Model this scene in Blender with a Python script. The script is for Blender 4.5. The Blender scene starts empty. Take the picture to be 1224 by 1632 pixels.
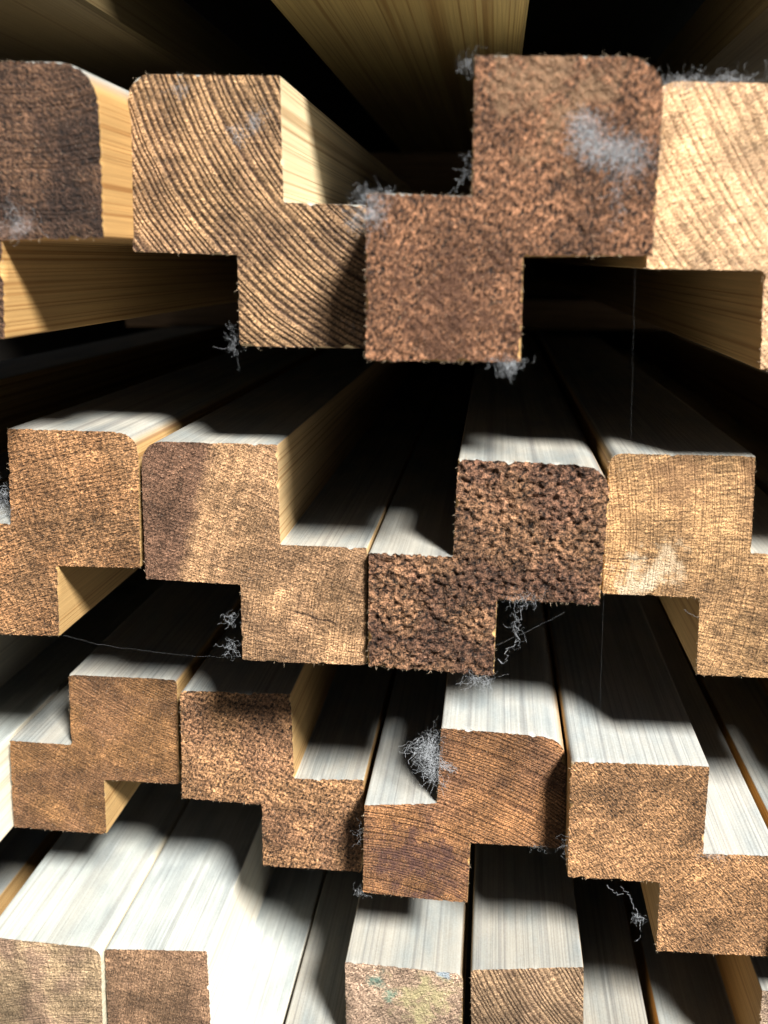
import bpy, math, random
from mathutils import Vector, noise, geometry, Matrix
from mathutils.bvhtree import BVHTree

scene = bpy.context.scene
H = 0.33                                   # camera height over the floor, metres

# ------------------------------------------------------------------ camera
cam_d = bpy.data.cameras.new('camera')
cam = bpy.data.objects.new('camera', cam_d)
scene.collection.objects.link(cam)
cam.location = (0, 0, H)
YAW, PITCH = math.radians(6.159), math.radians(14.070)
cam.rotation_euler = (math.pi / 2 - PITCH, 0, YAW)
cam_d.sensor_fit = 'VERTICAL'
cam_d.sensor_height = 24.0
cam_d.lens = 24.0 * 1600 / 1632
cam_d.clip_start = 0.005
cam_d.clip_end = 50
cam_d.dof.use_dof = True
cam_d.dof.focus_distance = 0.305
cam_d.dof.aperture_fstop = 9.5
scene.camera = cam

# ------------------------------------------------------------------ light
w = bpy.data.worlds.new('World')
scene.world = w
w.use_nodes = True
nt = w.node_tree
bg = nt.nodes['Background']
sky = nt.nodes.new('ShaderNodeTexSky')
sky.sky_type = 'NISHITA'
sky.sun_disc = False
SUN = Vector((-0.66, 1.0, -1.08)).normalized()          # travel direction of the light
sky.sun_elevation = math.asin(-SUN.z)
sky.sun_rotation = math.atan2(-SUN.x, -SUN.y)
nt.links.new(sky.outputs[0], bg.inputs[0])
bg.inputs[1].default_value = 0.007
sd = bpy.data.lights.new('sun', 'SUN')
sd.energy = 5.0
sd.angle = math.radians(11)
sd.color = (1.0, 0.985, 0.965)
so = bpy.data.objects.new('sun', sd)
scene.collection.objects.link(so)
so.rotation_euler = SUN.to_track_quat('-Z', 'Y').to_euler()
so.location = (1, -1, 2)

scene.view_settings.view_transform = 'Standard'
scene.view_settings.look = 'None'
scene.view_settings.gamma = 1
scene.view_settings.use_curve_mapping = False
scene.view_settings.exposure = 1.22
scene.cycles.diffuse_bounces = 1

# ------------------------------------------------------------------ node helper
class NT:
    def __init__(s, name):
        s.m = bpy.data.materials.new(name)
        s.m.use_nodes = True
        s.t = s.m.node_tree
        s.bsdf = s.t.nodes['Principled BSDF']
    def n(s, typ, **kw):
        nd = s.t.nodes.new(typ)
        for k, v in kw.items():
            setattr(nd, k, v)
        return nd
    def put(s, sock, v):
        if isinstance(v, bpy.types.NodeSocket):
            s.t.links.new(v, sock)
        elif v is not None:
            sock.default_value = v
    def math(s, op, a, b=None, c=None, clamp=False):
        nd = s.n('ShaderNodeMath', operation=op, use_clamp=clamp)
        s.put(nd.inputs[0], a)
        if b is not None: s.put(nd.inputs[1], b)
        if c is not None: s.put(nd.inputs[2], c)
        return nd.outputs[0]
    def vmath(s, op, a, b=None, out=0):
        nd = s.n('ShaderNodeVectorMath', operation=op)
        s.put(nd.inputs[0], a)
        if b is not None: s.put(nd.inputs[1], b)
        return nd.outputs[out]
    def noise(s, v, scale, detail=2, rough=0.5, dim='3D', wv=None):
        nd = s.n('ShaderNodeTexNoise', noise_dimensions=dim)
        if dim != '1D': s.put(nd.inputs['Vector'], v)
        if wv is not None: s.put(nd.inputs['W'], wv)
        nd.inputs['Scale'].default_value = scale
        nd.inputs['Detail'].default_value = detail
        nd.inputs['Roughness'].default_value = rough
        return nd.outputs['Fac']
    def ramp(s, f, lo, hi, a=0.0, b=1.0, smooth=True):
        nd = s.n('ShaderNodeMapRange', interpolation_type='SMOOTHSTEP' if smooth else 'LINEAR')
        s.put(nd.inputs['Value'], f)
        nd.inputs['From Min'].default_value = lo
        nd.inputs['From Max'].default_value = hi
        nd.inputs['To Min'].default_value = a
        nd.inputs['To Max'].default_value = b
        return nd.outputs[0]
    def mix(s, f, a, b, blend='MIX'):
        nd = s.n('ShaderNodeMix', data_type='RGBA', blend_type=blend)
        s.put(nd.inputs[0], f)
        s.put(nd.inputs[6], tuple(a) + (1,) if isinstance(a, (tuple, list)) and len(a) == 3 else a)
        s.put(nd.inputs[7], tuple(b) + (1,) if isinstance(b, (tuple, list)) and len(b) == 3 else b)
        return nd.outputs[2]
    def scalecol(s, c, f):
        nd = s.n('ShaderNodeVectorMath', operation='SCALE')
        s.put(nd.inputs[0], c)
        s.put(nd.inputs['Scale'], f)
        return nd.outputs[0]
    def mm(s, off):
        tc = s.n('ShaderNodeTexCoord')
        mp = s.n('ShaderNodeMapping')
        s.t.links.new(tc.outputs['Object'], mp.inputs[0])
        mp.inputs['Scale'].default_value = (1000, 1000, 1000)
        mp.inputs['Location'].default_value = off
        return mp.outputs[0]

def rings(g, P, c, spacing, seed, q, thin=False):
    """distance from the pith (world Y is the grain), wobbled, as ring phase"""
    sep = g.n('ShaderNodeSeparateXYZ'); g.put(sep.inputs[0], P)
    fl = g.n('ShaderNodeCombineXYZ')
    g.put(fl.inputs[0], sep.outputs[0]); g.put(fl.inputs[2], sep.outputs[2])
    g.put(fl.inputs[1], g.math('MULTIPLY', sep.outputs[1], 0.02))
    v = fl.outputs[0]
    off = g.vmath('SUBTRACT', v, (c[0], 0, c[1]))
    r = g.vmath('LENGTH', g.vmath('MULTIPLY', off, (1, 0, 1)), out=1)
    wob = g.noise(g.vmath('ADD', v, (seed, seed * 2, 0)), 0.035, 2)
    r = g.math('ADD', r, g.math('MULTIPLY', wob, 3.0))
    vw = g.noise(v, 0.16, 2, 0.5, dim='1D', wv=g.math('ADD', r, seed * 13.0))
    r = g.math('ADD', r, g.math('MULTIPLY', vw, q.get('vr', 8.0) if not thin else 12.0))
    ph = g.math('DIVIDE', r, spacing)
    ph = g.math('ADD', ph, g.math('MULTIPLY', g.noise(g.vmath('ADD', v, (seed * 3, 0, seed)), 0.25, 2), 0.22))
    fr = g.math('FRACT', ph)
    late = g.math('MULTIPLY', g.ramp(fr, 0.62 if thin else 0.35, 0.86 if thin else 0.80), g.ramp(fr, 0.88, 1.0, 1, 0))
    late = g.math('MULTIPLY', late, g.ramp(g.noise(g.vmath('ADD', v, (seed, 9, seed)), 0.11, 3, 0.6), 0.30, 0.52, q.get('rf', 0.35), 1.0))
    wid = g.noise(g.math('FLOOR', ph), 1.0, 1, 0.5, dim='1D', wv=g.math('FLOOR', ph))
    late = g.math('MULTIPLY', late, g.ramp(wid, 0.3, 0.65, 0.45, 1.15))
    return v, r, late, off

def end_mat(name, q):
    """sawn end grain"""
    g = NT(name)
    P = g.mm((q['seed'] * 7.1, 0, q['seed'] * 3.3))
    c = (q['c'][0] + q['seed'] * 7.1, q['c'][1] + q['seed'] * 3.3)
    v, r, late, off = rings(g, P, c, q['sp'], q['seed'], q)
    ang = g.n('ShaderNodeVectorRotate', rotation_type='Y_AXIS'); g.put(ang.inputs['Vector'], P)
    ang.inputs['Angle'].default_value = math.radians(q.get('dir', 40))
    st = g.vmath('MULTIPLY', ang.outputs[0], (1, 1, q.get('an', 2.2)))
    fib = g.noise(st, q.get('fs', 1.1), 3, 0.65)                # torn fibre tufts
    fine = g.noise(P, 2.1, 2, 0.7)
    blot = g.noise(g.vmath('ADD', P, (31, 0, 17)), 0.055, 3, 0.55)
    midn = g.noise(g.vmath('ADD', P, (3, 0, 71)), 0.25, 2, 0.55)
    # medullary rays, fanning out from the pith
    sep = g.n('ShaderNodeSeparateXYZ'); g.put(sep.inputs[0], off)
    th = g.math('ARCTAN2', sep.outputs[2], sep.outputs[0])
    cmb = g.n('ShaderNodeCombineXYZ')
    g.put(cmb.inputs[0], g.math('MULTIPLY', th, math.hypot(*q['c']) * 1.1)); g.put(cmb.inputs[1], g.math('MULTIPLY', r, 0.10))
    rays = g.noise(cmb.outputs[0], 1.4, 2, 0.6)
    col = g.mix(g.math('MULTIPLY', late, q['rc']), q['early'], q['late'])
    col = g.mix(g.ramp(blot, 0.42, 0.62, 0, q.get('st', 0.6)), col, q.get('stain', (0.055, 0.028, 0.032)))
    if 'band' in q:                                             # darker heart band across the section
        a, b, lo, hi, bc = q['band']
        s2 = g.n('ShaderNodeSeparateXYZ'); g.put(s2.inputs[0], P)
        d = g.math('ADD', g.math('MULTIPLY', s2.outputs[0], a), g.math('MULTIPLY', s2.outputs[2], b))
        d = g.math('ADD', d, g.math('MULTIPLY', midn, 4))
        d = g.math('SUBTRACT', d, a * q['seed'] * 7.1 + b * q['seed'] * 3.3)
        col = g.mix(g.ramp(d, lo, hi, 0.85, 0.0), col, bc)
    fk = g.ramp(fib, 0.36, 0.64, 1 - q.get('fc', 0.6) * 1.15, 1 + q.get('fc', 0.6) * 1.0, False)
    fn = q.get('fn', .8)
    fk2 = g.ramp(fine, 0.33, 0.67, 1 - .62 * fn, 1 + .58 * fn, False)
    sv = g.n('ShaderNodeVectorRotate', rotation_type='Y_AXIS'); g.put(sv.inputs['Vector'], P)
    sv.inputs['Angle'].default_value = math.radians(q.get('saw', 12 + q['seed'] * 37 % 60 - 30))
    saw = g.noise(g.vmath('MULTIPLY', sv.outputs[0], (0.03, 1, 1)), 0.75, 3, 0.7)
    fk3 = g.ramp(rays, 0.35, 0.65, 1 - q.get('ray', 0.25), 1 + q.get('ray', 0.25), False)
    fk4 = g.ramp(midn, 0.3, 0.7, 0.75, 1.25, False)
    fk5 = g.ramp(g.noise(g.vmath('ADD', P, (77, 0, 5)), 0.045, 3, 0.6), 0.36, 0.64, 0.58, 1.38, False)
    fk4 = g.math('MULTIPLY', g.math('MULTIPLY', fk4, fk5), g.ramp(saw, .35, .65, .84, 1.14, False))
    k = g.math('MULTIPLY', g.math('MULTIPLY', fk, fk2), g.math('MULTIPLY', fk3, fk4))
    col = g.scalecol(col, k)
    # pale tips of torn fibres, their glints painted into the colour
    spark = g.ramp(g.noise(g.vmath('ADD', P, (5, 5, 5)), 2.3, 1, 0.5), 0.70, 0.80, 0, q.get('spark', 0.5))
    col = g.mix(spark, col, (0.50, 0.40, 0.31))
    for (x0_, z0_, x1_, z1_, wd) in q.get('cracks', []):         # drying checks
        L_ = math.hypot(x1_ - x0_, z1_ - z0_); ux, uz = (x1_ - x0_) / L_, (z1_ - z0_) / L_
        rel = g.vmath('SUBTRACT', P, (x0_ + q['seed'] * 7.1, 0, z0_ + q['seed'] * 3.3))
        al = g.vmath('DOT_PRODUCT', rel, (ux, 0, uz), out=1)
        ac = g.vmath('DOT_PRODUCT', rel, (-uz, 0, ux), out=1)
        ac = g.math('ABSOLUTE', g.math('ADD', ac, g.math('MULTIPLY', g.math('SUBTRACT', g.noise(P, .4, 3, .6), .5), 2.4)))
        m1 = g.math('MULTIPLY', g.ramp(al, 0, 2), g.ramp(al, L_ - 3, L_, 1, 0))
        m1 = g.math('MULTIPLY', m1, g.ramp(ac, wd * .4, wd, 1, 0))
        col = g.mix(g.math('MULTIPLY', m1, .85), col, (.035, .018, .010))
    for (sx, sz, rad, sc) in q.get('marks', []):                # paint marks, tonal blotches and painted-in shade on the end
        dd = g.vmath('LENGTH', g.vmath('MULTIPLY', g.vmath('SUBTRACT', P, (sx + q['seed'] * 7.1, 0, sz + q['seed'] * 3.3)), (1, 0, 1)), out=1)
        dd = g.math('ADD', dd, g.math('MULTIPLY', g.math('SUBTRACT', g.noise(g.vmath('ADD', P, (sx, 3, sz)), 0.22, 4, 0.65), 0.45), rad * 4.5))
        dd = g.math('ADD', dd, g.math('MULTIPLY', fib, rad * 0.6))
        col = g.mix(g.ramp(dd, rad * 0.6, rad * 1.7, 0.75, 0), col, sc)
    g.put(g.bsdf.inputs['Base Color'], col)
    g.bsdf.inputs['Roughness'].default_value = 0.75
    g.bsdf.inputs['Specular IOR Level'].default_value = 0.3
    h = g.math('MULTIPLY', late, -0.5 * q.get('rr', 1.0))
    h = g.math('ADD', h, g.math('MULTIPLY', fib, 2.2 * q.get('rough', 1.0)))
    h = g.math('ADD', h, g.math('MULTIPLY', fine, 0.7))
    h = g.math('ADD', h, g.math('MULTIPLY', rays, 0.8))
    h = g.math('ADD', h, g.math('MULTIPLY', saw, 1.3))
    b = g.n('ShaderNodeBump')
    g.put(b.inputs['Height'], h)
    b.inputs['Distance'].default_value = 0.0006 * q.get('bs', 1.0)
    b.inputs['Strength'].default_value = 1.0
    g.put(g.bsdf.inputs['Normal'], b.outputs[0])
    return g.m

def side_mat(name, q):
    """planed long faces, the year rings run out along the length; dust on what faces up, its grey-blue carrying cool sky light"""
    g = NT(name)
    P = g.mm((q['seed'] * 7.1, 0, q['seed'] * 3.3))
    c = (q['c'][0] + q['seed'] * 7.1, q['c'][1] + q['seed'] * 3.3)
    v, r, late, off = rings(g, P, c, max(q['sp'], 1.6), q['seed'], q, True)
    str_ = g.vmath('MULTIPLY', P, (1, 0.010, 1))
    mott = g.noise(P, 1.7, 3, 0.7)
    n1 = g.noise(str_, 1.4, 3, 0.6)
    n2 = g.noise(g.vmath('MULTIPLY', P, (1, 0.3, 1)), 0.09, 3, 0.6)
    base = q.get('side', (0.56, 0.35, 0.14))
    dark = (base[0] * 0.50, base[1] * 0.36, base[2] * 0.24)
    col = g.mix(g.math('MULTIPLY', late, q.get('sl', 0.85)), base, dark)
    col = g.scalecol(col, g.ramp(n1, 0.3, 0.7, 0.82, 1.15, False))
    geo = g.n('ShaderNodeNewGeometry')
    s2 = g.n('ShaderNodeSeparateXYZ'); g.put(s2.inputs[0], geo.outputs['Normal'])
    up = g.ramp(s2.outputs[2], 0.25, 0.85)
    dc = q.get('dust', (0.29, 0.335, 0.335))  # dust grey, with the cool light on tops put into its colour
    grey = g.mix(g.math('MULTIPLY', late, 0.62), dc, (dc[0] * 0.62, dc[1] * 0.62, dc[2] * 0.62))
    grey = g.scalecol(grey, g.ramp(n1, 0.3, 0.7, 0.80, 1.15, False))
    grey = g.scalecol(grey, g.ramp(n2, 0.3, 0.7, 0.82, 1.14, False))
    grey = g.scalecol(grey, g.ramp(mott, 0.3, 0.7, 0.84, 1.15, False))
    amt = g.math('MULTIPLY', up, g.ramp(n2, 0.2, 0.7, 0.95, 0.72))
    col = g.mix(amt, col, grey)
    grime = g.noise(g.vmath('MULTIPLY', P, (1, 0.5, 1)), 0.35, 4, 0.7)
    col = g.mix(g.ramp(grime, 0.66, 0.76, 0, 0.35), col, (0.16, 0.14, 0.13))
    g.put(g.bsdf.inputs['Base Color'], col)
    g.bsdf.inputs['Roughness'].default_value = 0.62
    g.bsdf.inputs['Specular IOR Level'].default_value = 0.35
    h = g.math('ADD', g.math('MULTIPLY', n1, 1.0), g.math('MULTIPLY', late, 0.25))
    h = g.math('ADD', h, g.math('MULTIPLY', g.noise(P, 2.5, 3, 0.7), 0.6))
    b = g.n('ShaderNodeBump')
    g.put(b.inputs['Height'], h)
    b.inputs['Distance'].default_value = 0.00010
    b.inputs['Strength'].default_value = 0.8
    g.put(g.bsdf.inputs['Normal'], b.outputs[0])
    return g.m

def plain(name, col, rough=0.8, var=0.25, scale=300, transl=0.0):
    g = NT(name)
    tc = g.n('ShaderNodeTexCoord')
    f = g.noise(tc.outputs['Object'], scale, 4, 0.65)
    g.put(g.bsdf.inputs['Base Color'], g.scalecol(g.mix(0.0, col, col), g.ramp(f, 0.3, 0.7, 1 - var, 1 + var, False)))
    g.bsdf.inputs['Roughness'].default_value = rough
    if transl:
        g.bsdf.inputs['Subsurface Weight'].default_value = 0
    return g.m

FIBRE = plain('wood_fibre', (0.50, 0.38, 0.25), 0.7, 0.4, 2500)
WEB = plain('cobweb_silk', (0.42, 0.44, 0.455), 0.6, 0.3, 1500)

# ------------------------------------------------------------------ setting
def mesh_obj(name, verts, faces, mats, loc=(0, 0, 0)):
    me = bpy.data.meshes.new(name)
    me.from_pydata(verts, [], faces)
    for m in mats: me.materials.append(m)
    o = bpy.data.objects.new(name, me)
    o.location = loc
    scene.collection.objects.link(o)
    return o

FLOOR = plain('concrete', (0.07, 0.066, 0.06), 0.9, 0.3, 12)
fl = mesh_obj('floor', [(-6, -6, -0.005), (6, -6, -0.005), (6, 2.6, -0.005), (-6, 2.6, -0.005)], [(0, 1, 2, 3)], [FLOOR])
fl['kind'] = 'structure'
BLOCKER = plain('blocker_dark', (0.035, 0.028, 0.02), 0.9, 0.3, 9)  # near-black skin for the unseen slabs added to keep light out
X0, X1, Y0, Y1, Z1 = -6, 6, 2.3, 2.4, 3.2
wl = mesh_obj('back_blocker', [(x, y, z) for x in (X0, X1) for y in (Y0, Y1) for z in (0, Z1)],
              [(0, 1, 5, 4), (2, 6, 7, 3), (0, 2, 3, 1), (4, 5, 7, 6), (1, 3, 7, 5), (0, 4, 6, 2)], [BLOCKER])  # added dark backing, so no sky shows through the gaps
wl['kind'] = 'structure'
def slab(name, a, b):  # unseen slabs added around the stack to block ambient light
    o = mesh_obj(name, [(x, y, z) for x in (a[0], b[0]) for y in (a[1], b[1]) for z in (a[2], b[2])],
                 [(0, 1, 5, 4), (2, 6, 7, 3), (0, 2, 3, 1), (4, 5, 7, 6), (1, 3, 7, 5), (0, 4, 6, 2)], [BLOCKER])
    o['kind'] = 'structure'
slab('side_blocker', (-0.60, 0.42, 0), (-0.56, 2.29, 0.90))  # added out of view, cuts sky light from the sides
slab('side_blocker', (0.50, 0.42, 0), (0.54, 2.29, 0.90))
slab('top_blocker', (-0.60, 0.38, 0.91), (0.54, 2.29, 0.94))  # added lid out of view, cuts sky light from above and behind

# ------------------------------------------------------------------ timbers
# front-face outlines in millimetres (x, z), z over the floor; optional third number: radius of a rounded arris
SECT = {
    'Z0': (0.230, [(-130.4, 373.3), (-88.1, 372.4, 10.9), (-89.4, 334.9), (-113.9, 334.5), (-115.3, 311.9), (-164.3, 312.3), (-159.4, 344.9), (-133.8, 344.8)]),
    'A1': (0.250, [(-88.6, 373.2, 5.9), (-51.5, 372.2), (-51.4, 343.7), (-28.8, 342.7), (-28.4, 308.7), (-63.5, 309.0), (-63.4, 331.3), (-89.8, 332.1)]),
    'C1': (0.227, [(-5.4, 371.5), (33.7, 370.5, 9.2), (33.4, 331.0), (5.9, 330.9), (6.1, 308.0), (-28.6, 308.0), (-28.5, 344.2), (-5.5, 343.5)]),
    'E1': (0.247, [(33.6, 369.2, 7.3), (73.3, 367.6), (76.1, 340.4), (99.3, 339.6), (103.0, 304.9), (63.0, 304.8), (61.7, 327.6), (35.1, 328.1)]),
    'A2': (0.267, [(-135.5, 284.1), (-97.4, 283.7, 7.7), (-99.2, 244.2), (-124.1, 243.8), (-125.3, 222.0), (-169.4, 222.2), (-165.2, 256.8), (-137.2, 256.2)]),
    'B2': (0.265, [(-96.2, 281.7, 7.3), (-57.8, 281.4), (-57.7, 253.0), (-33.3, 252.9), (-33.8, 218.0), (-69.8, 217.8), (-69.5, 240.8), (-97.2, 241.7)]),
    'C2': (0.262, [(-8.5, 278.9), (31.7, 277.9, 9.3), (30.3, 239.6), (2.8, 240.2), (2.5, 217.7), (-32.9, 219.0), (-32.4, 252.5), (-9.4, 252.0)]),
    'D2': (0.270, [(31.8, 279.9, 3.9), (69.8, 279.8), (70.8, 253.4), (95.0, 251.9), (97.1, 217.2), (59.0, 217.1), (58.2, 239.9), (31.9, 240.2)]),
    'A3': (0.307, [(-142.0, 192.2), (-103.7, 192.2, 2.4), (-105.1, 152.8), (-132.1, 152.9), (-132.7, 131.3), (-167.2, 132.0), (-165.7, 166.2), (-143.2, 165.8)]),
    'B3': (0.302, [(-101.2, 190.6, 2.4), (-63.7, 191.1), (-62.9, 160.4), (-39.4, 161.1), (-40.4, 126.1), (-74.9, 126.0), (-74.6, 149.6), (-102.5, 150.5)]),
    'C3': (0.287, [(-13.1, 188.9), (25.5, 187.6, 8.7), (26.8, 149.2), (-3.1, 149.4), (-3.7, 127.1), (-38.0, 128.7), (-37.4, 160.6), (-14.1, 162.8)]),
    'D3': (0.275, [(25.9, 186.1, 2.5), (66.0, 186.7), (66.3, 158.1), (88.8, 158.6), (90.1, 124.2), (54.8, 123.2), (54.4, 147.2), (26.8, 147.1)]),
    'A4': (0.289, [(-172.4, 99.8), (-130.0, 98.2, 5.3), (-132.4, 51.6), (-159.7, 48.9), (-161.7, 21.0), (-201.5, 19.6), (-194.4, 69.8), (-174.2, 70.3)]),
    'B4': (0.290, [(-129.3, 97.2, 1.5), (-92.5, 99.7), (-92.3, 62.6), (-69.3, 64.0), (-70.3, 27.2), (-106.2, 26.1), (-105.0, 50.7), (-130.5, 50.9)]),
    'C4': (0.290, [(-44.6, 99.3), (-4.6, 98.0, 3.8), (-4.5, 56.9), (-33.9, 55.7), (-34.0, 31.2), (-68.9, 28.7), (-67.9, 64.9), (-44.4, 65.1)]),
    'D4': (0.286, [(-2.1, 102.9, 1.5), (34.4, 107.2), (36.1, 71.0), (58.9, 75.8), (60.4, 43.1), (29.1, 39.6), (28.0, 66.5), (-0.9, 63.6)]),
    'E4': (0.278, [(88.3, 109.7), (126.6, 110.4, 3.6), (129.3, 71.0), (100.8, 69.2), (102.2, 43.4), (65.4, 41.7), (63.3, 72.6), (89.7, 74.1)]),
}
LEN = 1.45
def std_c(x0, zb, r=5):      # upper block on the right, lower block on the left
    return [(x0 + 23, zb + 63.5), (x0 + 61.5, zb + 63.5, r), (x0 + 61.5, zb + 24), (x0 + 34.5, zb + 24), (x0 + 34.5, zb),
            (x0, zb), (x0, zb + 34.5), (x0 + 23, zb + 34.5)]
def std_a(x1, zb, r=5):      # mirror image
    return [(x1 - 61.5, zb + 63.5, r), (x1 - 23, zb + 63.5), (x1 - 23, zb + 34.5), (x1, zb + 34.5), (x1, zb), (x1 - 34.5, zb),
            (x1 - 34.5, zb + 24), (x1 - 61.5, zb + 24)]
SECT['W1'] = (0.236, std_a(-165.5, 312.0))  # neighbour past the frame, added to shade the tops at the left
SECT['F1'] = (0.232, std_c(104.0, 305.0))
SECT['X2'] = (0.275, std_a(-170.4, 221.0))  # neighbour off the left edge, included to block light
SECT['F2'] = (0.270, std_c(98.5, 217.5))
SECT['X3'] = (0.262, std_a(-168.6, 130.5))
SECT['F3'] = (0.268, std_c(91.4, 124.0))
SECT['X4'] = (0.300, std_a(-203.0, 33.0))

def outline(pts, rnd):
    """fillet the corners, then resample every half millimetre and roughen a little"""
    n = len(pts); path = []
    for i in range(n):
        p = Vector(pts[i][:2]); a = Vector(pts[i - 1][:2]); b = Vector(pts[(i + 1) % n][:2])
        r = pts[i][2] if len(pts[i]) > 2 else 0.55
        d1 = (a - p).normalized(); d2 = (b - p).normalized()
        s = p + d1 * r; e = p + d2 * r
        k = 10 if r > 1.5 else 3
        for j in range(k + 1):
            t = j / k
            path.append(s * (1 - t) ** 2 + p * 2 * t * (1 - t) + e * t * t)
    out = []
    m = len(path)
    for i in range(m):
        a, b = path[i], path[(i + 1) % m]
        L = (b - a).length
        if L < 1e-6: continue
        k = max(1, int(L / 0.55))
        for j in range(k):
            out.append(a.lerp(b, j / k))
    return out

def build_timber(key, q, label, group):
    D, pts = SECT[key]
    rnd = random.Random(q['seed'] * 13 + 5)
    xs = [p[0] for p in pts]; zs = [p[1] for p in pts]
    ox, oz = (min(xs) + max(xs)) / 2, min(zs)
    loc = Vector((ox / 1000, D, oz / 1000))
    ol = [Vector((p.x - ox, p.y - oz)) for p in outline(pts, rnd)]
    n = len(ol)
    amp = q.get('amp', 0.12); fr = q.get('af', 0.55)
    sd_ = q['seed'] * 11.3
    def disp(x, z):
        v = Vector((x * fr + sd_, z * fr * 1.25, 1.7))
        a = noise.fractal(v, 1.0, 2.0, 3)
        b = noise.noise(Vector((x * fr * 2.7, sd_, z * fr * 2.7)))
        c = noise.noise(Vector((x * 0.05 + sd_, 3.0, z * 0.05)))
        return -(a * amp + b * amp * 0.5 + c * 0.35)
    # cap ---------------------------------------------------------------
    jag = []
    ar0 = sum(ol[i].x * ol[(i + 1) % n].y - ol[(i + 1) % n].x * ol[i].y for i in range(n))
    side_sign = 1 if ar0 > 0 else -1
    for i, p in enumerate(ol):
        nrm = Vector(((ol[(i + 1) % n] - ol[i - 1]).y, -(ol[(i + 1) % n] - ol[i - 1]).x))
        nrm = nrm.normalized() if nrm.length > 0 else Vector((0, 0))
        chip = noise.noise(Vector((p.x * .35 + sd_, 7.7, p.y * .35)))
        k = -max(0, chip - .32) * 2.2 + rnd.gauss(0, 0.02 + min(amp, .5) * 0.16) - (0.05 if rnd.random() < 0.9 else 0.45 * (min(amp, .4) + 0.25))
        jag.append(p + nrm * k * side_sign)
    step = 0.60
    pts2 = list(jag)
    edges = [(i, (i + 1) % n) for i in range(n)]
    x_lo, x_hi = min(p.x for p in ol), max(p.x for p in ol)
    z_hi = max(p.y for p in ol)
    us = [(Vector(p[:2]) - Vector((ox, oz))) for p in pts]
    def inside(x, z):
        c = False
        for i in range(len(us)):
            a, b = us[i], us[i - 1]
            if (a.y > z) != (b.y > z) and x < (b.x - a.x) * (z - a.y) / (b.y - a.y) + a.x:
                c = not c
        return c
    x = x_lo + 0.5
    while x < x_hi:
        z = 0.4
        while z < z_hi:
            if all(inside(x + dx, z + dz) for dx in (-0.6, 0.6) for dz in (-0.6, 0.6)):
                pts2.append(Vector((x + rnd.uniform(-.2, .2), z + rnd.uniform(-.2, .2))))
            z += step
        x += step
    vo, eo, fo, ov, oe, of = geometry.delaunay_2d_cdt(pts2, edges, [], 1, 1e-5)
    verts = []; faces = []; mi = []
    vmap = {}
    for i, src in enumerate(ov):
        for s_ in src:
            if s_ < n: vmap[s_] = i
        verts.append((vo[i].x / 1000, disp(vo[i].x, vo[i].y) / 1000, vo[i].y / 1000))
    for f in fo:
        a, b, c = (vo[j] for j in f[:3])
        ar = (b.x - a.x) * (c.y - a.y) - (c.x - a.x) * (b.y - a.y)
        faces.append(tuple(f) if ar > 0 else tuple(reversed(f)))     # faces look towards -Y
        mi.append(0)
    # sides ---------------------------------------------------------------
    ring = [vmap.get(i) for i in range(n)]
    for i in range(n):
        if ring[i] is None: ring[i] = ring[i - 1]
    sharp = [(ring[i], ring[(i + 1) % n]) for i in range(n)]
    prev = ring
    area = sum(ol[i].x * ol[(i + 1) % n].y - ol[(i + 1) % n].x * ol[i].y for i in range(n))
    for ydist in (0.8, 3, 12, 60, 300, LEN * 1000):
        base = len(verts)
        for p in ol:
            wv = noise.noise(Vector((p.x * 0.1, ydist * 0.02, p.y * 0.1 + sd_))) * 0.08
            verts.append(((p.x + wv) / 1000, ydist / 1000, (p.y + wv) / 1000))
        cur = [base + i for i in range(n)]
        for i in range(n):
            j = (i + 1) % n
            a, b, c, d = prev[i], prev[j], cur[j], cur[i]
            if a == b: f = (b, c, d)
            else: f = (a, b, c, d)
            faces.append(f if area < 0 else tuple(reversed(f)))
            mi.append(1)
        prev = cur
    faces.append(tuple(prev) if area < 0 else tuple(reversed(prev))); mi.append(0)
    back = len(faces) - 1
    # loose fibres torn out along the arrises and on the cut -----------------
    def hair(o_, d, L, r):
        nseg = 3; p = Vector(o_); d = Vector(d).normalized()
        base = len(verts)
        u = d.orthogonal().normalized(); v_ = d.cross(u)
        for s_ in range(nseg + 1):
            rr = r * (1 - 0.8 * s_ / nseg)
            for k in range(3):
                a = k * 2.0944
                verts.append(tuple((p + u * math.cos(a) * rr + v_ * math.sin(a) * rr) / 1000))
            d = (d + Vector((rnd.gauss(0, .35), rnd.gauss(0, .35), rnd.gauss(0, .35)))).normalized()
            p = p + d * (L / nseg)
        for s_ in range(nseg):
            for k in range(3):
                a = base + s_ * 3 + k; b = base + s_ * 3 + (k + 1) % 3
                faces.append((a, b, b + 3, a + 3)); mi.append(2)
    for _ in range(int(q.get('hairs', 220) * 0.5)):
        i = rnd.randrange(n); p = ol[i]
        t = ol[(i + 1) % n] - ol[i - 1]
        nr = Vector((t.y, -t.x)) * (1 if area > 0 else -1)
        nr = nr.normalized() if nr.length else Vector((0, 1))
        y = disp(p.x, p.y)
        hair((p.x, y + rnd.uniform(0, .3), p.y), (nr.x * rnd.uniform(.1, 1.2) + rnd.gauss(0, .5), rnd.uniform(-1.0, .1), nr.y * rnd.uniform(.1, 1.2) + rnd.gauss(0, .5)),
             rnd.uniform(.25, .9) * (1.9 if rnd.random() < .06 else 1), rnd.uniform(.03, .075))
    fc = [v for v in pts2[n:]]
    for _ in range(int(q.get('hairs', 220) * 1.3)):
        p = rnd.choice(fc)
        hair((p.x, disp(p.x, p.y) + .05, p.y), (rnd.gauss(0, 1), -rnd.uniform(.2, .9), rnd.gauss(0, 1)), rnd.uniform(.2, .6), rnd.uniform(.03, .08))
    root = bpy.data.objects.new('rebated_timber', None)
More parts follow.
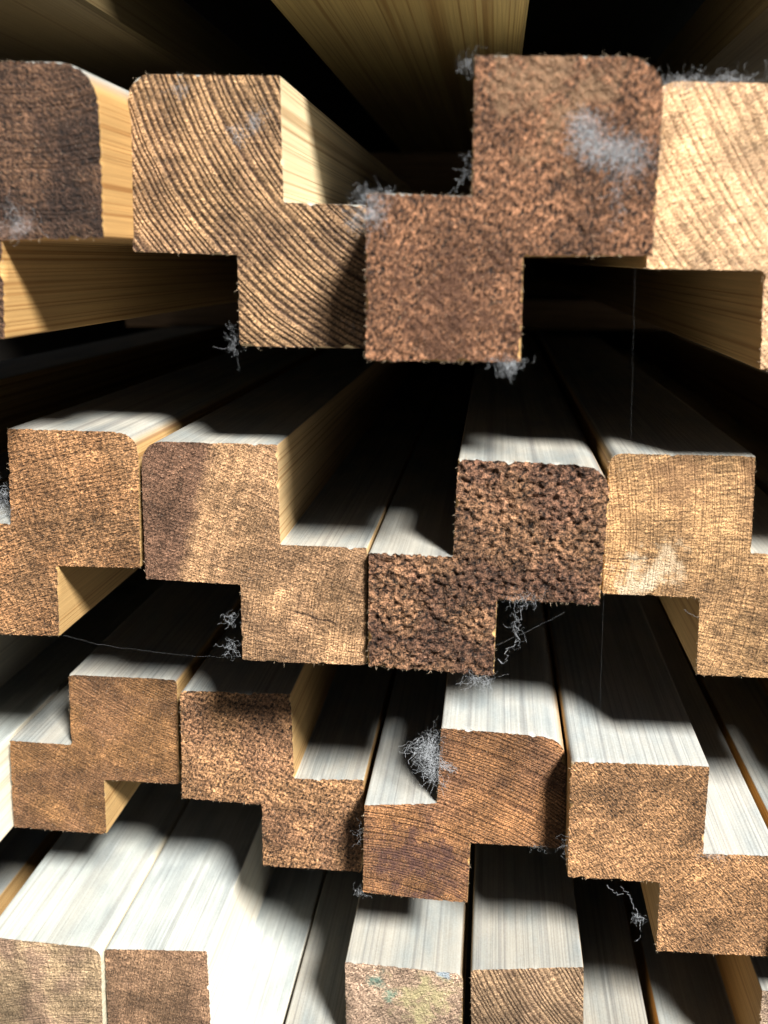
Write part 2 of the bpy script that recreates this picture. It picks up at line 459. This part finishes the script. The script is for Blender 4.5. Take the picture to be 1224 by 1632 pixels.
    root.empty_display_size = 0.02
    root.location = loc
    scene.collection.objects.link(root)
    root['label'] = label; root['category'] = 'timber'; root['group'] = group
    def part(name, sel, mats):
        used = {}; vs = []; fs = []; ms = []
        for f, m_ in zip(faces, mi):
            if m_ not in sel: continue
            g_ = []
            for v_ in f:
                if v_ not in used: used[v_] = len(vs); vs.append(verts[v_])
                g_.append(used[v_])
            fs.append(g_); ms.append(sel[m_])
        me = bpy.data.meshes.new(name)
        me.from_pydata(vs, [], fs)
        for m_ in mats: me.materials.append(m_)
        me.polygons.foreach_set('material_index', ms)
        me.polygons.foreach_set('use_smooth', [True] * len(fs))
        me.update(); me.validate()
        o = bpy.data.objects.new(name, me)
        scene.collection.objects.link(o)
        o.parent = root
    mi[back] = 1
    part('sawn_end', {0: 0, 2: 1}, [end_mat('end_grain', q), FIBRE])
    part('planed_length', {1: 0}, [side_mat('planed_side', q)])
    return root

BR = (0.30, 0.165, 0.085); LT = (0.10, 0.048, 0.024)
Q = {
 'Z0': dict(rf=.5, seed=1, c=(20, 120), sp=2.0, rc=.3, early=(0.10, .052, .028), late=(.04, .02, .012), st=.75, stain=(.028, .015, .010), amp=.35, af=.6, fc=.85, fs=.8, side=(.56, .33, .12), dir=-40, marks=[(16, 25, 4, (.20, .13, .10))]),
 'A1': dict(vr=4.0, seed=2, rf=.8, c=(78, 96), sp=1.45, rc=1.0, early=(.50, .295, .145), late=(.035, .016, .009), st=.25, amp=.10, fc=.42, ray=.2, rr=2.2, side=(.80, .62, .36), sl=.8),
 'C1': dict(cracks=[(2, 28, 12, 40, .3)], seed=3, c=(-90, -70), sp=2.6, rc=.2, early=(.195, .092, .046), late=(.07, .03, .016), st=.5, stain=(.085, .040, .020), amp=.50, af=.6, fc=.85, fs=.75, dir=70, an=1.7, rr=.4, marks=[(-14, 10, 16, (.090, .040, .021)), (8, 58, 14, (.22, .13, .07))], hairs=420),
 'E1': dict(vr=4.0, seed=4, c=(130, 140), sp=2.2, early=(.60, .385, .21), late=(.27, .15, .07), st=.12, stain=(.35, .2, .15), amp=.08, fc=.3, rr=1.2, rc=.7, bs=.5, fn=.5),
 'A2': dict(seed=5, c=(60, -160), sp=1.9, rc=.28, early=(.33, .165, .07), late=(.14, .065, .03), st=.30, stain=(.16, .10, .05), amp=.26, af=.5, fc=.7, fs=.8, dir=25, an=2.6),
 'B2': dict(cracks=[(10, 16, 25, 12, .45)], seed=6, c=(150, -15), sp=1.0, rc=.42, early=(.50, .29, .145), late=(.23, .115, .05), st=.20, amp=.07, fc=.45, ray=.3, side=(.68, .46, .22), band=(1.0, -.28, -29, -23.5, (.13, .066, .042)), spark=.8),
 'C2': dict(seed=7, c=(-30, -120), sp=3.0, rc=.2, early=(.22, .115, .058), late=(.07, .032, .018), st=.55, stain=(.06, .026, .022), amp=1.3, af=.56, fc=.85, fs=.7, an=1.4, rr=.2, rough=2.0, hairs=500, dir=30),
 'D2': dict(cracks=[(-32, 33, -17, 34, .35)], seed=8, c=(-130, 40), sp=.95, rc=.40, early=(.50, .29, .13), late=(.21, .10, .04), st=.25, stain=(.20, .10, .05), amp=.14, fc=.30, ray=.45, marks=[(12, 58, 15, (.24, .125, .055)), (-16, 56, 8, (.28, .15, .07)), (-22, 27, 7, (.78, .64, .44)), (-14, 33, 5, (.66, .50, .32))]),  # dark upper marks and pale lower ones paint in its shaded top
 'A3': dict(seed=9, c=(90, 200), sp=1.15, rc=.40, early=(.30, .15, .058), late=(.12, .05, .02), st=.35, stain=(.13, .065, .045), amp=.09, fc=.45, ray=.2, dir=30, spark=.8),
 'B3': dict(seed=10, c=(140, -30), sp=1.3, rc=.25, early=(.34, .18, .082), late=(.11, .05, .027), st=.4, stain=(.11, .05, .035), amp=.34, af=.7, fc=.85, fs=.8, an=1.5, dir=60, spark=.9),
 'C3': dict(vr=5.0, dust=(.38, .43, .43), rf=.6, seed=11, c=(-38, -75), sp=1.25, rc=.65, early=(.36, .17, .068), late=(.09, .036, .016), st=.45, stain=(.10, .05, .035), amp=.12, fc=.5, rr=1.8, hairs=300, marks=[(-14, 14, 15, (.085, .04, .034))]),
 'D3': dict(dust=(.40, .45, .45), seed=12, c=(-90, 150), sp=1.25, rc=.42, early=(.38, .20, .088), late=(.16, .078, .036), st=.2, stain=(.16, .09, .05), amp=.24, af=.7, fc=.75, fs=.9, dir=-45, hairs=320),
 'A4': dict(side=(.8, .72, .52), dust=(.34, .38, .375), seed=13, c=(40, -120), sp=1.6, rc=.3, early=(.40, .28, .16), late=(.2, .12, .06), st=.5, stain=(.20, .11, .09), amp=.10, fc=.5),  # dust lightened to paint in the brighter light on this top
 'B4': dict(dust=(.34, .38, .375), seed=14, c=(150, 20), sp=1.5, rc=.45, early=(.34, .20, .11), late=(.14, .07, .036), st=.2, amp=.16, fc=.6, dir=80, side=(.85, .80, .66), sl=.5),  # bottom row's brighter top light put into the dust colour
 'C4': dict(seed=15, c=(80, -60), sp=2.2, rc=.2, early=(.40, .28, .19), late=(.2, .11, .07), st=.2, stain=(.30, .17, .12), amp=.30, af=.6, fc=.55,
            marks=[(20, 58, 11, (.46, .40, .20)), (3, 64, 3.6, (.10, .24, .19)), (25, 68.5, 3.5, (.36, .48, .56)), (7, 58, 3, (.14, .28, .2))]),
 'D4': dict(vr=4.0, rf=.7, seed=16, c=(95, 120), sp=1.5, rc=.75, early=(.42, .27, .15), late=(.12, .06, .03), st=.2, amp=.10, fc=.42, rr=1.8),
 'E4': dict(seed=17, c=(-30, -60), sp=2.2, rc=.3, early=(.42, .30, .2), late=(.2, .12, .07), amp=.25, fc=.6),
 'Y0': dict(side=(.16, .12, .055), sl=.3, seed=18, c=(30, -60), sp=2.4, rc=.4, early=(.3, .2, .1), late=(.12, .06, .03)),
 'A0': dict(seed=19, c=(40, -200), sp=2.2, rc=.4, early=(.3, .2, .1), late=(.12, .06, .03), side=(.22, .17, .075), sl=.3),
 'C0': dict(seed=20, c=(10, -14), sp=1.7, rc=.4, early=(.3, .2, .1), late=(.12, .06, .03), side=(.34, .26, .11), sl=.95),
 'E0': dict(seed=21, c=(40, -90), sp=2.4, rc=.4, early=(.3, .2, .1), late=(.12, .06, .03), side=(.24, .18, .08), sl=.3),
 'W1': dict(seed=27, c=(40, -90), sp=2.0, rc=.4, early=(.3, .18, .1), late=(.12, .06, .03)),
 'F1': dict(seed=28, c=(40, -90), sp=2.0, rc=.4, early=(.3, .18, .1), late=(.12, .06, .03)),
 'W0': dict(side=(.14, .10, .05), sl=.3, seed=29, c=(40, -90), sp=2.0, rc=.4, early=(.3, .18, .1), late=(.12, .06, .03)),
 'X2': dict(seed=22, c=(40, -90), sp=2.0, rc=.4, early=(.3, .18, .1), late=(.12, .06, .03)),
 'F2': dict(seed=23, c=(40, -90), sp=2.0, rc=.4, early=(.3, .18, .1), late=(.12, .06, .03)),
 'X3': dict(side=(.85, .78, .60), sl=.4, seed=24, c=(-150, 90), sp=2.6, rc=.4, early=(.3, .18, .1), late=(.12, .06, .03)),
 'F3': dict(seed=25, c=(90, -90), sp=2.0, rc=.4, early=(.3, .18, .1), late=(.12, .06, .03)),
 'X4': dict(seed=26, c=(40, -90), sp=2.0, rc=.4, early=(.3, .18, .1), late=(.12, .06, .03)),
}
LAB = {
 'Z0': 'dark almost black timber end with rounded corner, leftmost in the top lit row',
 'A1': 'timber end with bold diagonal dark growth rings and a grey dust smudge',
 'C1': 'large reddish brown timber end with a white cobweb patch on its face',
 'E1': 'very pale cream timber end at the right edge, beside the big cobwebbed one',
 'A2': 'plain brown timber end at the left edge, under the almost black one',
 'B2': 'orange brown timber end with a dark purple band down its left side',
 'C2': 'dark deeply pitted crumbly timber end in the middle of the stack',
 'D2': 'honey coloured timber end with fine upright rings, right of the dark pitted one',
 'A3': 'small brown timber end, leftmost end face in the third lit row',
 'B3': 'rough speckled timber end, shaded on top, left of the big lint clump',
 'C3': 'reddish fine ringed timber end with the big lint clump on its left side',
 'D3': 'light brown timber end, rightmost in the third lit row, striped grey top',
 'A4': 'yellowish timber end with bright grey top, bottom left corner of the photo',
 'B4': 'timber end with near upright grain and a blown out white right side, bottom row',
 'C4': 'timber end marked with yellow and teal paint, bottom row',
 'D4': 'bottom row timber end with slanting dark rings, right of the teal and yellow one',
 'E4': 'timber cut by the bottom right corner, only its stepped grey top and corner in view',
 'Y0': 'dim overhead timber at the top left, seen from below beyond the dark end',
 'A0': 'overhead timber with plain olive underside, left one of the two meeting at the top centre',
 'C0': 'overhead timber with streaky grained olive underside at the top centre',
 'E0': 'overhead timber in the top right corner, dim underside above the pale end',
 'W1': 'dark timber behind the left edge, beside the almost black end',
 'F1': 'shaded timber past the right edge, next to the very pale end',
 'W0': 'overhead timber in the very top left corner, dark underside',
 'X2': 'dark timber just off the left edge, beside the plain brown end',
 'F2': 'dark timber past the right edge, beside the honey coloured end',
 'X3': 'timber at the left edge showing only its bright white side, third lit row',
 'F3': 'grey topped timber at the right edge, beyond a thin seam, third lit row',
 'X4': 'shaded blue grey stepped timber in the lower left corner behind the bottom row',
}
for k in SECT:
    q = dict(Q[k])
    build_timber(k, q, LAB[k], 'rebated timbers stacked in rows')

# ------------------------------------------------------------------ flat boards overhead, seen from below
def board(D, x0, x1, z0, z1, col, seed, label, sl=.8):
    a = 1.2; cx = (x0 + x1) / 2; rnd = random.Random(seed)
    prof = [(x0 - cx, a), (x0 - cx + a, 0), (x1 - cx - a, 0), (x1 - cx, a), (x1 - cx, z1 - z0 - a), (x1 - cx - a, z1 - z0), (x0 - cx + a, z1 - z0), (x0 - cx, z1 - z0 - a)]
    vs = []; fs = []
    ys = [0, .02, .1, .3, .7, LEN]
    for y in ys:
        for p in prof: vs.append(((p[0] + rnd.gauss(0, .06)) / 1000, y, (p[1] + rnd.gauss(0, .03)) / 1000))
    for j in range(len(ys) - 1):
        for i in range(8):
            fs.append((j * 8 + i, j * 8 + 8 + i, j * 8 + 8 + (i + 1) % 8, j * 8 + (i + 1) % 8))
    fs = [tuple(reversed(f)) for f in fs]
    q = dict(seed=seed, c=(10, -22), sp=1.9, side=col, sl=sl, rc=.4, early=(.3, .2, .1), late=(.12, .06, .03), amp=.1)
    root = bpy.data.objects.new('flat_board', None); root.location = (cx / 1000, D, z0 / 1000); scene.collection.objects.link(root)
    root['label'] = label; root['category'] = 'board'; root['group'] = 'flat boards over the timbers'
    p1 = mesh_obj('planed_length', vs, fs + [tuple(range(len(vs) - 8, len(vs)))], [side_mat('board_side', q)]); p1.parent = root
    p2 = mesh_obj('sawn_end', vs[:8], [tuple(range(8))], [end_mat('board_end', q)]); p2.parent = root
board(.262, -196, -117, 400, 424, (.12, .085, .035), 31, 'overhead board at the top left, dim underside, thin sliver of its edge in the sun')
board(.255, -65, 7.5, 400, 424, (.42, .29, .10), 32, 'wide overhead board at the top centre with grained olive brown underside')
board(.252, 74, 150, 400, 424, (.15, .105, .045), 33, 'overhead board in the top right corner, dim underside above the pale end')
board(.270, -210, 160, 452, 480, (.03, .024, .016), 34, 'near black board added above the spaced overhead boards to keep their gaps dark')  # added dark sheet, makes the gaps below it read black

# ------------------------------------------------------------------ battens that keep the rows apart (deep in the stack)
BAT = NT('spacer_wood')
Pb = BAT.mm((0, 0, 0))
BAT.put(BAT.bsdf.inputs['Base Color'], BAT.scalecol(BAT.mix(0.0, (.20, .12, .06), (.2, .12, .06)), BAT.ramp(BAT.noise(BAT.vmath('MULTIPLY', Pb, (.03, 1, 1)), .8, 3, .6), .3, .7, .6, 1.3, False)))
BAT.bsdf.inputs['Roughness'].default_value = .8
def batten(y, z0, z1, x0, x1, label):
    a = 0.0015; wy = 0.02
    prof = [(-wy, a), (-wy + a, 0), (wy - a, 0), (wy, a), (wy, z1 - z0 - a), (wy - a, z1 - z0), (-wy + a, z1 - z0), (-wy, z1 - z0 - a)]
    L = (x1 - x0) / 2
    vs = [(sx * L, p[0], p[1]) for sx in (-1, 1) for p in prof]
    fs = [tuple(range(8)), tuple(range(15, 7, -1))] + [(i, 8 + i, 8 + (i + 1) % 8, (i + 1) % 8) for i in range(8)]
    o = mesh_obj('spacer_batten', vs, fs, [BAT.m], ((x0 + x1) / 2, y, z0))
    o['label'] = label; o['category'] = 'batten'; o['group'] = 'spacer battens between the rows'
for (z0, z1, nm) in ((.3732, .3998, 'under the overhead timbers'), (.2842, .3045, 'between the first and second lit rows'), (.1925, .2165, 'between the second and third lit rows'),
                 (.1055, .1228, 'between the third lit row and the bottom row'), (-.0045, .0195, 'under the bottom row on the floor')):
    for y, d in ((0.72, 'nearer'), (1.35, 'farther')):
        batten(y, z0, z1, -0.26, 0.20, '%s cross batten deep in the dark %s' % (d, nm))

# ------------------------------------------------------------------ cobwebs and lint
def px(x, y, D):
    """a point on the plane y = D of the stack front, from its place in the 1224 x 1632 survey photo"""
    F = Vector((-math.sin(YAW) * math.cos(PITCH), math.cos(YAW) * math.cos(PITCH), -math.sin(PITCH)))
    R = Vector((math.cos(YAW), math.sin(YAW), 0)); U = R.cross(F)
    d = F * 1600 + R * (x - 612) + U * (816 - y)
    d = d / d.y * D
    return d + Vector((0, 0, H))

class Web:
    def __init__(s, seed): s.v = []; s.f = []; s.r = random.Random(seed)
    def fibre(s, pts, r):
        b = len(s.v); n = len(pts)
        for i, p in enumerate(pts):
            d = (pts[min(i + 1, n - 1)] - pts[max(i - 1, 0)])
            d = d.normalized() if d.length > 1e-9 else Vector((0, 0, 1))
            u = d.orthogonal().normalized(); w_ = d.cross(u)
            for k in range(3):
                a = k * 2.0944
                s.v.append(tuple(p + (u * math.cos(a) + w_ * math.sin(a)) * r))
        for i in range(n - 1):
            for k in range(3):
                a = b + i * 3 + k; c = b + i * 3 + (k + 1) % 3
                s.f.append((a, c, c + 3, a + 3))
    def walk(s, p, d, L, n, curl, r, flat=None):
        pts = [p.copy()]; d = d.normalized()
        for i in range(n):
            d = (d + Vector([s.r.gauss(0, curl) for _ in range(3)])).normalized()
            if flat is not None: d.y *= 0.25
            p = p + d * (L / n)
            if flat is not None: p.y = min(p.y, flat)
            pts.append(p.copy())
        s.fibre(pts, r)
    def clump(s, c, sx, sz, sy, count, L=.006, r=.000035, flat=None, shear=0):
        r *= .34; L *= .75; sx *= .72; sz *= .72
        for _ in range(int(count * 0.95)):
            a, b, e = (s.r.gauss(0, 1) for _ in range(3))
            p = c + Vector((a * sx + b * shear, e * sy, b * sz))
            if flat is not None: p.y = min(p.y, flat)
            s.walk(p, Vector([s.r.gauss(0, 1) for _ in range(3)]), L * s.r.uniform(.4, 1.5), 7, .75, r * s.r.uniform(.6, 1.4), flat)
    def thread(s, a, b, sag, r=.00004, wob=.0004, n=14):
        r *= .5
        pts = []
        for i in range(n + 1):
            t = i / n
            p = a.lerp(b, t); p.z -= sag * 4 * t * (1 - t)
            if 0 < i < n: p += Vector([s.r.gauss(0, wob) for _ in range(3)])
            pts.append(p)
        s.fibre(pts, r)
    def done(s, name, label, cat):
        zs = min(v[2] for v in s.v); xm = sum(v[0] for v in s.v) / len(s.v); ym = sum(v[1] for v in s.v) / len(s.v)
        o = mesh_obj(name, [(x - xm, y - ym, z - zs) for x, y, z in s.v], s.f, [WEB], (xm, ym, zs))
        o['label'] = label; o['category'] = cat; o['group'] = 'dusty cobwebs and lint on the timber ends'
        return o

wb = Web(1); D = .2262
wb.clump(px(935, 212, D), .0026, .0030, .0004, 360, .005, .00004, D)
wb.clump(px(975, 238, D), .0042, .0022, .0004, 420, .005, .00004, D)
wb.clump(px(1012, 252, D), .0024, .0026, .0004, 130, .005, .00004, D)
wb.clump(px(985, 300, D), .0010, .0048, .0003, 60, .006, .000035, D)
wb.done('cobweb', 'patch of white cobweb smeared across the face of the large reddish timber end', 'cobweb')
wb = Web(2); D = .2262
wb.clump(px(594, 335, D), .0020, .0026, .0005, 150, .005, .00004, D)
wb.clump(px(598, 308, D), .0030, .0006, .0006, 60, .004, .00004)
wb.clump(px(570, 350, D + .004), .0012, .0026, .0010, 60, .005, .00004)
wb.done('lint_tuft', 'grey lint at the upper left corner of the reddish lower block, over the diagonal rings', 'lint')
wb = Web(3); D = .2493
wb.clump(px(405, 195, D), .0013, .0020, .0003, 90, .004, .000035, D, .0006)
wb.clump(px(378, 215, D), .0014, .0012, .0003, 50, .004, .000035, D)
wb.clump(px(285, 140, D), .0014, .0010, .0003, 40, .004, .000035, D)
wb.done('dust_smudge', 'bluish grey dust smudge on the end with bold diagonal rings', 'dust')
wb = Web(4)
wb.clump(px(742, 97, .228), .0012, .0010, .001, 24, .006, .00003)
wb.thread(px(752, 90, .227), px(728, 112, .232), .001)
wb.done('cobweb', 'wispy cobweb on the upper left corner of the big reddish end, against the dark', 'cobweb')
wb = Web(5)
wb.clump(px(744, 265, .228), .0010, .0020, .001, 16, .006, .00003)
wb.thread(px(752, 240, .228), px(728, 300, .230), -.0008)
wb.thread(px(752, 262, .228), px(715, 308, .230), .0008)
wb.done('cobweb', 'thin cobweb in the dark inner corner left of the big reddish end', 'cobweb')
wb = Web(6)
wb.clump(px(808, 580, .227), .0024, .0008, .0008, 110, .0045, .00004)
wb.clump(px(812, 586, .227), .0010, .0012, .0006, 50, .0035, .00004)
wb.done('lint_tuft', 'tuft of lint hanging under the bottom right corner of the reddish lower block', 'lint')
wb = Web(7)
wb.clump(px(680, 1195, .286), .0024, .0034, .0020, 190, .009, .00005, None, .0006)
wb.clump(px(690, 1225, .285), .0018, .0034, .0018, 130, .008, .00005)
for i in range(10):
    wb.thread(px(700, 1212, .2855) + Vector((0, -.001, wb.r.gauss(0, .0008))), px(722 + wb.r.uniform(-6, 8), 1226 + wb.r.gauss(0, 4), .2862), .0004, .00006, .0003)
wb.thread(px(675, 1188, .286), px(652, 1218, .286), -.0015, .00007)
wb.thread(px(680, 1190, .286), px(656, 1200, .286), -.0012, .00006)
wb.thread(px(690, 1240, .286), px(668, 1250, .285), .001, .00006)
wb.done('lint_clump', 'big fluffy clump of blue grey lint beside the reddish fine ringed end', 'lint')
wb = Web(8)
wb.thread(px(836, 955, .262), px(822, 1010, .264), -.001, .00006, .0006)
wb.thread(px(822, 1010, .264), px(800, 1058, .262), .001, .00006, .0006)
wb.thread(px(820, 960, .262), px(826, 1030, .263), .0005, .00003)
wb.clump(px(836, 952, .2615), .0026, .0010, .0006, 60, .006, .00003)
wb.clump(px(822, 1000, .263), .0006, .0036, .0006, 22, .006, .00003)
wb.thread(px(785, 1030, .262), px(900, 975, .262), .0005, .00002, .0001)
wb.done('cobweb', 'long dangling cobweb thread below the dark pitted end', 'cobweb')
wb = Web(9)
wb.clump(px(762, 1082, .262), .0024, .0010, .0010, 80, .0055, .00004)
wb.clump(px(775, 1092, .262), .0010, .0012, .0008, 30, .005, .00003)
wb.done('lint_tuft', 'lint hanging from the bottom edge of the dark pitted timber, over a bright grey top', 'lint')
wb = Web(10)
wb.clump(px(370, 985, .266), .0016, .0014, .001, 28, .006, .00004)
wb.clump(px(368, 1030, .266), .0018, .0010, .001, 24, .006, .00004)
wb.thread(px(97, 1012, .2675), px(384, 1046, .266), .002, .000011, .00015, 24)
wb.thread(px(384, 1046, .266), px(340, 1030, .267), -.001, .00004)
wb.done('cobweb', 'cobweb strands in the dark notch left of the orange brown end with the purple band', 'cobweb')
wb = Web(11)
wb.thread(px(968, 1410, .276), px(990, 1425, .278), .001, .00006, .0003)
wb.thread(px(990, 1412, .276), px(1016, 1460, .279), -.001, .00006, .0004)
wb.thread(px(1006, 1466, .279), px(1034, 1468, .28), -.001, .00008, .0004)
wb.thread(px(1012, 1500, .279), px(1022, 1490, .28), .0006, .00004, .0002)
wb.clump(px(1018, 1464, .279), .0012, .0006, .0006, 24, .005, .00004)
wb.done('cobweb', 'dangling cobweb strand in the dark notch under the light brown end', 'cobweb')
wb = Web(12)
wb.clump(px(1090, 132, .247), .0032, .0007, .0008, 120, .005, .00004)
wb.clump(px(1160, 126, .247), .0060, .0007, .0008, 140, .005, .00004)
wb.done('lint_tuft', 'fuzz of lint along the top edge of the pale cream end', 'lint')
wb = Web(13)
wb.clump(px(372, 540, .251), .0010, .0030, .001, 46, .005, .00003)
wb.done('cobweb', 'thin cobweb at the lower left edge of the end with bold diagonal rings', 'cobweb')
wb = Web(23)
wb.clump(px(562, 515, .249), .0010, .0010, .0006, 14, .005, .00003)
wb.done('cobweb', 'tiny wisp of cobweb in the shadow triangle on the diagonal rings', 'cobweb')
wb = Web(14)
wb.clump(px(4, 800, .269), .0016, .0040, .001, 90, .007, .00004)
wb.done('cobweb', 'dim blue cobweb at the left edge above the step of the plain brown end', 'cobweb')
wb = Web(15); D = .2292
wb.clump(px(36, 362, D), .0028, .0010, .0004, 50, .006, .00003, D)
wb.clump(px(20, 340, D), .0008, .0022, .0004, 30, .006, .00003, D)
wb.done('cobweb', 'faint cobweb at the foot of the dark almost black end', 'cobweb')
wb = Web(16)
wb.clump(px(572, 1420, .287), .0012, .0008, .0008, 26, .004, .00004)
wb.clump(px(572, 1330, .288), .0004, .0030, .0006, 22, .005, .00003)
wb.done('lint_tuft', 'small wisp of lint at the lower left corner of the end with fine slanting rings', 'lint')
wb = Web(17)
wb.clump(px(905, 1350, .276), .0010, .0022, .0008, 34, .006, .00003)
wb.clump(px(870, 1352, .286), .0040, .0006, .0006, 34, .005, .00003)
wb.done('cobweb', 'fine cobweb on the left edge of the light brown end near its foot', 'cobweb')
wb = Web(18)
wb.thread(px(1012, 428, .2475), px(1005, 722, .2705), 0, .000006, .00005)
wb.done('silk_thread', 'nearly invisible silk thread hanging in the dark under the pale cream end', 'thread')
wb = Web(21)
wb.thread(px(962, 950, .2705), px(955, 1165, .29), 0, .000006, .00005)
wb.done('silk_thread', 'nearly invisible silk thread hanging right of the dark pitted end', 'thread')
wb = Web(22)
wb.thread(px(1090, 972, .268), px(1112, 985, .269), 0, .00004, .0001)
wb.done('silk_thread', 'short silk thread across the dark notch of the honey coloured end', 'thread')
wb = Web(19); D = .2805
wb.clump(px(1140, 1362, D - .007), .0040, .0008, .0008, 90, .0045, .00003)
wb.done('lint_tuft', 'lint caught in the step at the right of the light brown end', 'lint')
